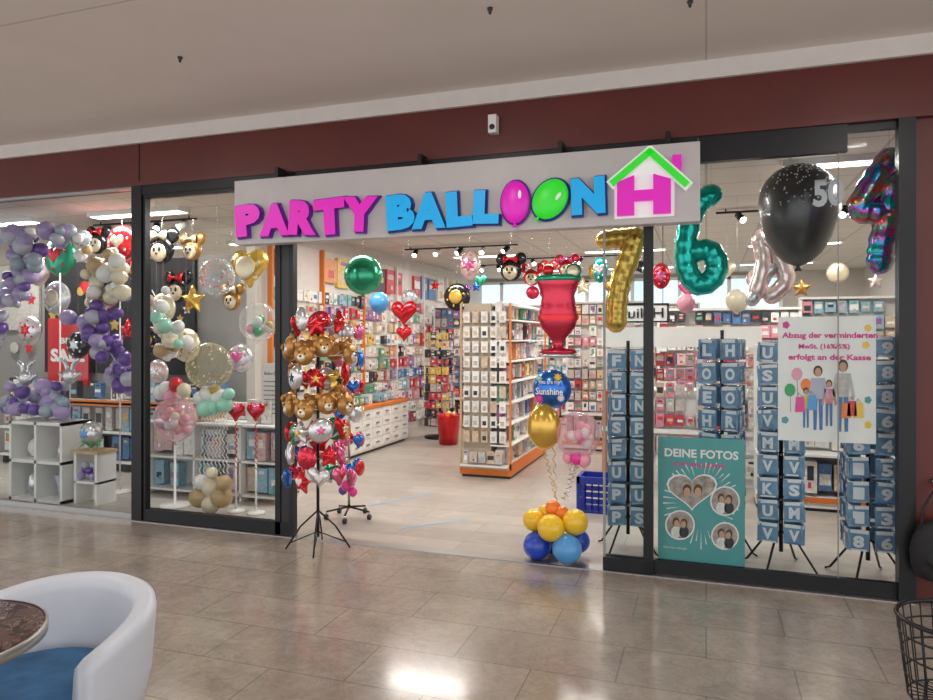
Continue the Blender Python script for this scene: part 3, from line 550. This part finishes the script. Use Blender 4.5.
def hb(name,px,py,r,y,m,shape='round',squash=1,m2=None,inside=None,up=True):
    b=B(); s1=sc(px,y); c=S(px,py,y)
    if shape=='round': b.ball(c,r*s1*squash,r*s1*.8,r*s1,m,20); b.lathe(c-Vector((0,0,r*s1*1.1)),[(r*s1*.12,0),(.004,r*s1*.13)],m,8)
    elif shape=='balloon': b.balloon(c,r*s1,m,(0,0,1),20)
    elif shape=='heart': b.pillow(heart(),c,r*s1,r*s1*.4,m)
    elif shape=='star': b.pillow(star(),c,r*s1,r*s1*.35,m)
    elif shape=='disc': b.pillow([(x*squash,z) for x,z in circ()],c,r*s1,r*s1*.4,m)
    elif shape=='mouse':
        b.pillow(circ(),c,r*s1*.75,r*s1*.35,m); 
        for q in(-1,1): b.pillow(circ(),c+Vector((q*r*s1*.65,.01,r*s1*.75)),r*s1*.42,r*s1*.2,m)
        mm=m2 or FO['red']; b.pillow([(-1,.6),(-.2,.15),(0,.2),(.2,.15),(1,.6),(1,-.6),(.2,-.15),(0,-.2),(-.2,-.15),(-1,-.6)],c+Vector((0,-r*s1*.25,r*s1*.7)),r*s1*.5,r*s1*.18,mm)
        b.pillow(circ(),c+Vector((0,-r*s1*.25,-r*s1*.15)),r*s1*.5,r*s1*.15,FO['cream'])
        for q in(-1,1): b.ball(c+Vector((q*r*s1*.17,-r*s1*.4,0)),r*s1*.08,r*s1*.03,r*s1*.13,BLP,6)
        b.ball(c+Vector((0,-r*s1*.42,-r*s1*.22)),r*s1*.1,r*s1*.05,r*s1*.07,BLP,6)
    if m2 and shape in('disc','heart','star') : 
        b.pillow(R.choice([star(6,.6),heart(20),circ(16)]),c+Vector((0,-r*s1*.36,0)),r*s1*.5,r*s1*.08,m2)
        for i in range(6):
            a=i*1.047+.3; b.pillow(circ(8),c+Vector((math.cos(a)*r*s1*.65*squash,-r*s1*.3,math.sin(a)*r*s1*.65)),r*s1*.09,.006,m2)
    if inside=='confetti':
        for i in range(90):
            v=Vector((R.gauss(0,1),R.gauss(0,1),R.gauss(0,1))).normalized(); v=Vector((v.x,v.y*.8,v.z))*r*s1*.94; q=.008*R.uniform(.6,1.6)
            b.ball(c+v,q,q,q,R.choice([L['hot'],L['yel'],L['green'],L['lbl'],L['or'],L['red'],L['white']]),6)
    if inside=='mini':
        for i in range(12): b.balloon(c+Vector((R.uniform(-.08,.08),R.uniform(-.06,.06),R.uniform(-.12,.03))),.04,R.choice([L['mint'],L['green'],L['gold'],L['white'],L['pink']]),(R.uniform(-1,1),0,1),10)
    if up: hang(b,c.x,y,c.z+r*s1*.6)
    b.obj(name)
hb('green_globe_foil_balloon',363,275,20,.9,FO['green'])
hb('heart_foil_balloon',404,313,15,2.2,FO['red'],'heart')
hb('heart_foil_balloon',404,334,9,2.7,FO['red'],'heart')
hb('silver_foil_balloon',409,298,9,2.75,FO['silver'],'disc')
hb('blue_balloon',379,302,10,1.8,L['lbl'],'balloon')
hb('black_foil_balloon',457,297,14,4.0,FO['black'],'disc',1,FO['gold'])
hb('mermaid_foil_balloon',470,265,15,2.35,FO['rose'],'disc',.7,FO['pink'])
hb('mouse_head_foil_balloon',511,270,15,2.9,FO['black'],'mouse',1,FO['red']); hb('mouse_head_foil_balloon',532,277,12,3.2,FO['red'],'mouse',1,FO['silver']); hb('mouse_head_foil_balloon',567,268,12,3.0,FO['wine'],'mouse',1,FO['pink'])
hb('heart_foil_balloon',549,268,10,3.95,FO['red'],'heart',1,FO['green'])
hb('teal_foil_balloon',600,270,13,1.6,FO['teal'],'disc',.55,FO['silver'])
hb('unicorn_foil_balloon',661,276,13,1.9,FO['red'],'disc',.7,FO['pink'])
hb('pink_balloon',686,303,9,1.8,L['pink'],'balloon')
hb('silver_round_foil_balloon',829,207,12,1.5,FO['silver'],'disc',1,None); hb('cream_balloon',737,300,11,2.4,L['cream'],'balloon')
def crowd(name,x0,x1,y,z0,z1,n):
    b=B()
    for i in range(n):
        c=Vector((x0+(x1-x0)*(i+.5)/n+R.uniform(-.05,.05),y+R.uniform(-.15,.15),R.uniform(z0,z1))); r=R.uniform(.09,.15)
        b.pillow(R.choice([circ(18),heart(22),star(5,.55),circ(18)]),c,r,r*.4,R.choice(list(FO.values())),(1,R.uniform(-.4,.4),0)); hang(b,c.x,c.y,c.z+r*.5)
    b.obj(name)
crowd('hanging_foil_balloons',-4.6,-3.5,6.6,2.3,2.6,6); crowd('hanging_foil_balloons',-3.1,-2.2,7.5,2.35,2.6,4); crowd('hanging_foil_balloons',-1.9,-.8,4.9,2.3,2.6,6); crowd('hanging_foil_balloons',-.4,2.0,4.1,2.15,2.45,6)
# ---------- left window
def cluster(b,paths,y,rad,spread,seg=12):
    for path,k,pp in paths:
        for i in range(k):
            t=R.random()*(len(path)-1); j=int(t); f=t-j; a=path[j];c=path[min(j+1,len(path)-1)]
            px=a[0]+(c[0]-a[0])*f+R.gauss(0,spread); py=a[1]+(c[1]-a[1])*f+R.gauss(0,spread)
            yy=y+R.uniform(-.14,.14); p=S(px,py,yy); rr=R.choice(rad)*R.uniform(.8,1.2); p.z=min(p.z,2.72)
            d=Vector((R.uniform(-1,1),R.uniform(-1,0),R.uniform(-1,1))).normalized()
            b.balloon(p,rr,L[R.choice(pp)],d,seg)
        b.tube([S(q[0],max(q[1],222),y+.05) for q in path],.006,W,5)
lil=['lilac','lav','grey','lav','grey','lilac','lav','pur','grey']
b=B(); cluster(b,[([(2,212),(22,235),(26,262),(12,290),(-10,330)],84,lil),([(30,218),(60,228),(72,245)],22,['lilac','lav','white','grey']),
 ([(85,262),(108,266),(114,285),(95,305)],44,['cream','white','cream','beige','white']),([(118,290),(97,318),(88,335),(108,350),(122,370),(128,392)],64,['pur','lilac','lilac','lav','pur'])],.72,[.05,.065,.08],8)
for px in (-10,60,120):
    p=S(px,300,.8); b.cyl((p.x,.8,0.0),(p.x,.8,2.3),.008,.008,W,6); b.lathe((p.x,.8,0),[(.12,0),(.12,.012),(.02,.02)],W,14)
b.obj('balloon_garland')
b=B(); cluster(b,[([(152,290),(170,325),(168,350),(185,340)],26,['white','mint','cream','beige','white'])],.6,[.045,.065],7); p=S(160,300,.65); hang(b,p.x,.6,p.z); b.obj('balloon_garland')
lw=[('tropical_foil_balloon',60,256,20,1.3,FO['green'],'disc',1,FO['red']),('silver_foil_balloon',57,298,17,1.0,FO['silver'],'disc',1,FO['cream']),
('mouse_head_foil_balloon',98,243,15,1.42,FO['black'],'mouse',1,FO['red']),('red_foil_balloon',122,243,18,1.3,FO['red'],'disc',1,FO['cream']),('heart_foil_balloon',136,270,14,1.6,FO['red'],'heart',1,FO['gold']),
('black_foil_balloon',78,345,14,1.45,FO['black'],'disc',1,FO['silver']),('mouse_head_foil_balloon',162,250,19,1.38,FO['black'],'mouse',1,FO['cream']),('mouse_head_foil_balloon',178,290,17,1.6,FO['black'],'mouse',1,FO['red']),
('white_foil_balloon',163,308,15,1.0,FO['cream'],'disc',1,FO['silver']),('star_foil_balloon',193,300,15,1.3,FO['gold'],'star',1,None),('cream_foil_balloon',186,345,17,1.5,FO['cream'],'disc',1,FO['gold']),('mouse_head_foil_balloon',232,300,14,1.6,FO['brown'],'mouse',1,FO['cream']),
('confetti_globe_balloon',217,277,19,.5,CLB,'round',1,None,'confetti'),('heart_foil_balloon',250,268,23,1.4,FO['gold'],'heart',1,FO['cream']),('clear_bubble_balloon',258,322,20,.45,CLB,'round',1,None,'mini'),
('red_foil_balloon',128,330,12,1.35,FO['red'],'star',1,None),('brown_bear_foil_balloon',192,250,15,1.6,FO['brown'],'mouse',1,FO['cream']),('round_foil_balloon',240,358,15,1.8,FO['silver'],'disc',1,FO['pink']),('round_foil_balloon',158,372,13,1.8,FO['rose'],'disc',1,FO['silver']),('round_foil_balloon',38,270,16,1.5,FO['rose'],'disc',1,FO['blue']),('round_foil_balloon',30,330,15,1.5,FO['silver'],'disc',1,FO['red']),('silver_foil_balloon',95,300,12,1.6,FO['silver'],'heart',1,None),
('black_foil_balloon',150,340,14,1.25,FO['black'],'disc',1,FO['gold'])]
for a in lw: hb(*a)
b=B(); y=.3; s1=sc(212,y)
for px,py,r,m in [(200,497,11,'beige'),(222,497,11,'beige'),(211,508,10,'cream'),(212,486,11,'cream'),(201,482,8,'white'),(224,483,8,'beige'),(212,473,6,'cream')]:
    p=S(px,py,y+R.uniform(-.06,.06)); p.z=max(p.z,r*s1+.01); b.balloon(p,r*s1,L[m],(p-S(211,495,y)).normalized(),14,1,1.03)
for px,py,r,m in [(207,394,8,'white'),(219,396,8,'white'),(213,407,9,'mint'),(204,409,8,'mint'),(225,405,8,'mint'),(215,390,6,'gold'),(200,398,7,'white'),(229,394,6,'mint')]:
    p=S(px,py,y+R.uniform(-.06,.06)); b.balloon(p,r*s1,L[m],(p-S(214,400,y)).normalized(),12)
for i in range(8):
    q=S(205+i*3,412,y); e=S(200+i*4,474,y+R.uniform(-.05,.05)); string(b,q,e,W2,.012,.004)
c=S(209,366,.3); r=24*s1; b.ball(c,r,r*.85,r,CLG,22)
for i in range(90):
    v=Vector((R.gauss(0,1),R.gauss(0,1),R.gauss(0,1))).normalized(); v=Vector((v.x,v.y*.85,v.z))*r*.94; q=.007*R.uniform(.6,1.6); b.ball(c+v,q,q,q,R.choice([FO['gold'],L['white'],L['cream']]),6)
b.obj('balloon_column')
b=B(); y=.5; s1=sc(175,y); c=S(175,418,y); b.balloon(c,21*s1,CLP,(0,0,1),22)
for i in range(18): b.balloon(c+Vector((R.uniform(-.11,.11),R.uniform(-.09,.09),R.uniform(-.12,.12))),.04,R.choice([L['pink'],L['white'],L['cream'],L['pink']]),(R.uniform(-1,1),0,1),10)
for px,py,m in [(166,388,'white'),(176,384,'red'),(184,390,'cream'),(170,396,'pink'),(160,392,'white')]: p=S(px,py,y); b.balloon(p,7*s1,L[m],(0,0,1),12)
b.lathe((c.x,y,0),[(.14,0),(.14,.02),(.012,.03),(.012,c.z-.24)],W,14); b.obj('pink_gift_balloon')
for px in (236,256):
    y=.5; b=B(); c=S(px,412,y); s1=sc(px,y); b.pillow(heart(),c,11*s1,.05,FO['red']); b.pillow(heart(),c+Vector((.02,-.03,.03)),5*s1,.03,FO['pink'])
    string(b,c-Vector((0,0,.1)),(c.x,y,.4),L['red'],.012,.005); b.cyl((c.x,y,.0),(c.x,y,.5),.01,.01,W,6); b.lathe((c.x,y,0),[(.08,0),(.08,.02),(.01,.03)],W,12); b.obj('heart_balloon_centrepiece')
b=B(); xs0,xs1=S(152,480,.95).x,S(285,480,.95).x
for za in (.75,.4): b.box(xs0,xs1,.85,1.2,za-.02,za,W)
for x in (xs0,(xs0+xs1)/2-.2,(xs0+xs1)/2+.35,xs1-.02): b.box(x,x+.02,.85,1.2,0,.75,W)
b.box(xs0,xs1,.85,1.2,.05,.07,W); b.box(xs0,xs1,1.19,1.2,.05,.75,W)
merch(b,(xs0+.03,1.0,0),(1,0,0),(0,-1,0),xs1-xs0-.06,.07,.37,.12,.28,[P[4],P[12],P[5],P[13],P[11]],.85,.1); merch(b,(xs0+.03,1.0,0),(1,0,0),(0,-1,0),xs1-xs0-.06,.4,.7,.12,.25,[P[4],P[12],P[11],P[13],P[6]],.85,.1)
merch(b,(xs0+.03,1.05,0),(1,0,0),(0,-1,0),xs1-xs0-.06,.75,1.0,.13,.25,[P[4],P[12],P[5],P[13],P[3],P[2]],.8,.08)
b.box(xs1-.32,xs1-.04,1.02,1.04,.75,1.35,W2); b.text('Ballon Deko',(xs1-.18,1.015,1.25),.2,.03,BLP)
for i in range(8): b.box(xs1-.29,xs1-.1+R.uniform(-.05,.02),1.016,1.019,.85+i*.045,.86+i*.045,GRY)
b.obj('white_display_shelf')
b=B(); y0,y1=.2,.55; x0=S(9,500,y0).x; x1=S(62,503,y0).x; hh=.78; t=.03
cwid=(x1-x0-t)/2
for i in range(3): x=x0+i*cwid; b.box(x,x+t,y0,y1,0,hh,W)
for z in(0,hh/2-.015,hh-.03): b.box(x0,x1,y0,y1,z,z+.03,W)
b.box(x0,x1,y1-.01,y1,0,hh,W)
b.lathe((x0+.2,y0+.15,.03),[(.05,0),(.09,.06),(.08,.2),(.03,.24)],FO['silver'],14); b.ball((x0+.17,y0+.17,.50),.09,.08,.1,L['white']); b.ball((x0+cwid+.2,y0+.17,.48),.07,.07,.085,FO['silver']); b.lathe((x0+cwid+.2,y0+.17,.03),[(.06,0),(.06,.1),(.09,.22)],L['lav'],14)
b.obj('cube_shelf')
b=B(); 
for px,py in ((26,378),(70,376)):
    c=S(px,py,.35); b.cyl((c.x,.35,.785),(c.x,.35,c.z),.004,.004,W,5)
    b.ball(c,.075,.06,.08,FO['silver']); 
    for q in(-1,1): b.fat([c+Vector((q*.03,0,.06)),c+Vector((q*.05,0,.12)),c+Vector((q*.1,0,.16))],.022,FO['silver'],8); b.fat([c+Vector((q*.06,0,-.02)),c+Vector((q*.12,0,.02))],.022,FO['silver'],8)
for i in range(56):
    px=R.uniform(4,66);py=R.uniform(384,424);p=S(px,py,R.uniform(.28,.5)); p.z=max(p.z,.88);b.balloon(p,R.uniform(.045,.08),L[R.choice(['lilac','lav','grey','lilac','pur','pur'])],(R.uniform(-1,1),-.5,R.uniform(-1,1)),12)
b.obj('table_balloon_decoration')
b=B(); c=S(91,433,.35); b.ball(c,.115,.09,.115,FO['silver']); b.pillow(star(6,.5),c+Vector((0,-.085,0)),.06,.01,L['lbl']); b.cyl((c.x,.35,.5),(c.x,.35,c.z-.1),.006,.006,W,6)
for i in range(30): a=i*.26*3; b.tube([(c.x,.35,.53),(c.x+.06*math.cos(a),.35+.06*math.sin(a),.6),(c.x+.12*math.cos(a),.35+.1*math.sin(a),.56+.05*math.sin(i))],[.006,.008,.001],L['green'],5)
x=c.x; b.box(x-.15,x+.18,.25,.5,.49,.515,WOOD); b.box(x-.13,x-.1,.27,.5,0,.49,W); b.box(x+.13,x+.16,.27,.5,0,.49,W); b.box(x-.13,x+.16,.27,.5,.2,.22,W)
for i in range(9): p=(x-.08+.025*i,.31+.03*(i%2),.27+.05*(i%3)); b.balloon(p,.035,L[['lilac','pur','lav'][i%3]],(0,-1,.4),10)
b.obj('plant_side_table')
# ---------- mini balloon rack (bears and hearts)
b=B(); y=-.26; px0=318; x=kk(px0)*(D+y)
b.cyl((x,y,.1),(x,y,1.78),.012,.012,BLK,8)
for i in range(4):
    a=.4+i*math.pi/2; b.tube([(x,y,.3),(x+.13*math.cos(a),y+.13*math.sin(a),.18),(x+.24*math.cos(a),y+.24*math.sin(a),.012)],.007,BLK,6); b.tube([(x,y,.14),(x+.2*math.cos(a),y+.2*math.sin(a),.06)],.005,BLK,5)
def bear(c,r,rot,tl):
    U=Vector((math.cos(rot),math.sin(rot),tl)).normalized(); N=Vector((math.sin(rot),-math.cos(rot),0)); Vv=-(U.cross(N)) if U.cross(N).z<0 else U.cross(N)
    b.pillow(circ(18),c,r,r*.5,FO['brown'],U,Vv)
    for q in(-1,1): b.pillow(circ(12),c+U*q*r*.75+Vv*r*.7,r*.36,r*.22,FO['brown'],U,Vv); b.ball(c+N*r*.47+U*q*r*.3+Vv*r*.2,r*.09,r*.09,r*.09,BLP,6)
    b.pillow(circ(12),c+N*r*.4-Vv*r*.25,r*.42,r*.2,FO['cream'],U,Vv); b.ball(c+N*r*.62-Vv*r*.12,r*.12,r*.1,r*.1,BLP,6)
tiers=[(322,'redm',6,.16),(350,'bear',8,.25),(378,'mix',7,.21),(403,'bear',8,.24),(431,'redm',8,.23),(452,'heart',7,.2),(475,'heart',8,.24)]
for ti,(py,kd,n,rad) in enumerate(tiers):
    zc=S(px0,py,y).z
    for i in range(n):
        a=i*2*math.pi/n+ti*.75+R.uniform(-.15,.15); rr=rad*R.uniform(.75,1.1); c=Vector((x+rr*1.05*math.cos(a),y+rr*.8*math.sin(a),zc+R.uniform(-.04,.04))); rot=a+math.pi/2; tl=R.uniform(-.35,.35)
        b.tube([(x,y,zc-.05),(x+(c.x-x)*.6,y+(c.y-y)*.6,zc-.04),c],.004,W,5)
        r=.08; k=kd if kd!='mix' else R.choice(['redm','bear','redm'])
        N=Vector((math.sin(rot),-math.cos(rot),0))
        if k=='bear': bear(c,r,rot,tl)
        elif k=='heart': 
            b.pillow(R.choice([heart(22),star(5,.6),heart(22),circ(20)]),c,r*1.1,r*.45,R.choice([FO['red'],FO['red'],FO['silver'],FO['wine'],FO['pink'],FO['blue'],FO['green']]),(math.cos(rot),math.sin(rot),tl))
            b.pillow(heart(16),c+N*r*.42,r*.45,r*.1,R.choice([FO['silver'],FO['red'],L['white']]),(math.cos(rot),math.sin(rot),0))
        else:
            b.pillow(R.choice([circ(20),heart(22),star(5,.6)]),c,r*1.15,r*.45,R.choice([FO['red'],FO['brown'],FO['red'],FO['green'],FO['gold'],FO['wine'],FO['silver']]),(math.cos(rot),math.sin(rot),tl))
            b.pillow(star(5,.5),c+N*r*.42,r*.5,r*.1,R.choice([FO['cream'],FO['gold'],FO['pink'],FO['red'],FO['black']]),(math.cos(rot),math.sin(rot),0))
b.obj('mini_foil_balloon_rack')
b=B(); y=.65; x=kk(349)*(D+y)
b.cyl((x,y,.08),(x,y,1.75),.012,.012,CHR,8)
for i in range(5):
    a=i*2*math.pi/5; e=Vector((x+.2*math.cos(a),y+.2*math.sin(a),.07)); b.tube([(x,y,.1),e],.009,BLK,6); b.cyl(e-Vector((.012,0,.045)),e+Vector((.012,0,-.045)),.025,.025,BLP,10); b.cyl(e,e-Vector((0,0,.04)),.006,.006,CHR,5)
for i in range(6):
    z=.45+i*.24
    for j in range(5):
        a=j*2*math.pi/5+i; c=Vector((x+.11*math.cos(a),y+.11*math.sin(a),z)); b.tube([(x,y,z),c],.004,CHR,5); b.pillow(R.choice([circ(18),heart(20)]),c,.07,.03,R.choice([FO['silver'],FO['pink'],FO['blue'],FO['cream'],FO['red']]),(-math.sin(a),math.cos(a),0))
b.balloon((x,y-.05,.3),.045,L['hot']); b.balloon((x+.05,y-.02,.24),.04,L['hot']); b.balloon((x-.05,y-.02,.25),.04,L['pur']); b.tube([(x,y,.3),(x,y-.05,.24)],.004,CHR,5)
b.obj('wheeled_balloon_stand')
# ---------- MALL FURNITURE
CH=mat('chair_white_shell',(.62,.66,.73),.38); CU=mat('blue_cushion',(.04,.14,.30),.85,0,0,.35,12)
fw=Vector((-Ss,Cc,0)); rt=Vector((Cc,Ss,0)); cam0=Vector((0,-D,0))
cc=cam0+fw*2.42+rt*(-1.475)
oa=A+math.radians(-102)
od=Vector((math.cos(oa),math.sin(oa),0))
b=B(); n=44; vs=[]
for i in range(n+1):
    f=i/n; a=oa+math.radians(62)+f*math.radians(236); bk=math.sin(math.pi*f)**.6; top=.56+.12*bk
    e=Vector((math.cos(a),math.sin(a),0))
    pr=[(.25,.20),(.33,.30),(.355,.42),(.37,top-.04),(.365,top-.012),(.345,top),(.315,top-.002),(.295,top-.015),(.285,top-.05),(.275,.43),(.24,.34),(.2,.28)]
    k_=len(pr)
    for r,z in pr: vs.append(cc+e*r+Vector((0,0,z)))
fs=[(i*k_+j,(i+1)*k_+j,(i+1)*k_+(j+1)%k_,i*k_+(j+1)%k_) for i in range(n) for j in range(k_)]
fs+= [tuple(range(k_)),tuple(n*k_+j for j in range(k_))]
b.add(vs,fs,CH,True)
b.lathe(cc,[(.05,.19),(.24,.20),(.30,.27),(.31,.32),(.29,.34),(.02,.34)],CH,32)
b.lathe(cc+od*.02,[(.25,.34),(.275,.36),(.275,.40),(.25,.43),(.15,.445),(.01,.445)],CU,32)
b.lathe(cc,[(.24,0),(.24,.012),(.05,.03),(.03,.05),(.03,.2)],CHR,24); b.obj('tub_armchair')
MB=mat('brown_marble',(.07,.04,.028),.12,0,0,.45,7,.3)
nt=MB.node_tree; bs=nt.nodes['Principled BSDF']; tc=nt.nodes.new('ShaderNodeTexCoord'); nz=nt.nodes.new('ShaderNodeTexNoise'); nz.inputs['Scale'].default_value=9; nz.inputs['Detail'].default_value=10; nz.inputs['Distortion'].default_value=2.5
cr=nt.nodes.new('ShaderNodeValToRGB'); e=cr.color_ramp.elements; e[0].position=.45;e[0].color=(.05,.025,.018,1);e[1].position=.6;e[1].color=(.12,.06,.04,1); q=e.new(.52); q.color=(.3,.22,.17,1); q=e.new(.5); q.color=(.07,.035,.025,1);q=e.new(.54); q.color=(.09,.045,.03,1)
nt.links.new(tc.outputs['Object'],nz.inputs['Vector']); nt.links.new(nz.outputs['Fac'],cr.inputs[0]); nt.links.new(cr.outputs[0],bs.inputs['Base Color'])
tcn=cam0+fw*2.03+rt*(-1.265-.30)
b=B(); b.lathe(tcn,[(.02,.70),(.29,.70),(.30,.705),(.30,.725),(.29,.73),(.01,.73)],MB,40,smooth=False); b.lathe(tcn,[(.295,.698),(.304,.70),(.304,.726),(.3,.731),(.296,.731)],ALU,40,caps=False)
b.lathe(tcn,[(.15,0),(.15,.012),(.03,.03),(.025,.05),(.025,.70)],BLK,20); b.obj('round_side_table')
cb=cam0+fw*2.6+rt*((962-466.5)/700*2.6); b=B(); zt=.55
for r,z in [(.2,zt),(.195,zt-.06),(.185,zt-.14),(.175,zt-.22),(.165,zt-.3)]:
    b.tube([cb+Vector((r*1.05*math.cos(q*math.pi/16),r*math.sin(q*math.pi/16),z)) for q in range(32)],.009 if z==zt else .004,BLK,6,True)
for i in range(28):
    a=i*math.pi/14; b.tube([cb+Vector((.21*math.cos(a),.2*math.sin(a),zt)),cb+Vector((.173*math.cos(a),.165*math.sin(a),zt-.3)),cb+Vector((0,0,zt-.3))],.003,BLK,5)
for i in range(4):
    a=i*math.pi/2+.5; b.tube([cb+Vector((.16*math.cos(a),.16*math.sin(a),zt-.3)),cb+Vector((.19*math.cos(a),.19*math.sin(a),0.005))],.007,BLK,6)
b.obj('wire_basket_stand')
# dark shoulder bag hung on a wall hook at the pier
BAG=mat('black_fabric',(.012,.012,.014),.7,0,0,.3,20)
b=B(); c=S(941,552,-.13); c.y=-.13
prof=[(.08,-.17),(.13,-.15),(.155,-.08),(.16,0),(.145,.08),(.11,.15),(.06,.18)]
b.lathe(c,prof,BAG,28,.6); b.tube([c+Vector((-.11,-.03,.1)),c+Vector((-.09,0,.25)),c+Vector((0,.04,.40)),c+Vector((.09,0,.25)),c+Vector((.11,-.03,.1))],.009,BAG,8)
b.pillow([(x,z*.7) for x,z in circ(20)],c+Vector((0,-.085,-.03)),.1,.03,BAG); b.cyl((c.x,-.03,c.z+.39),(c.x,0.0,c.z+.39),.02,.02,CHR,10); b.cyl((c.x,-.10,c.z+.39),(c.x,-.0,c.z+.385),.006,.006,CHR,8)
b.obj('black_shoulder_bag')
# ---------- camera
cam=bpy.data.cameras.new('camera'); cam.lens=F/933*36; cam.sensor_width=36; cam.shift_y=-12/933; cam.clip_start=.05
co=bpy.data.objects.new('camera',cam); co.location=(0,-D,H); co.rotation_euler=(math.pi/2,0,A); bpy.context.scene.collection.objects.link(co)
bpy.context.scene.camera=co
bpy.context.scene.view_settings.view_transform='Standard'
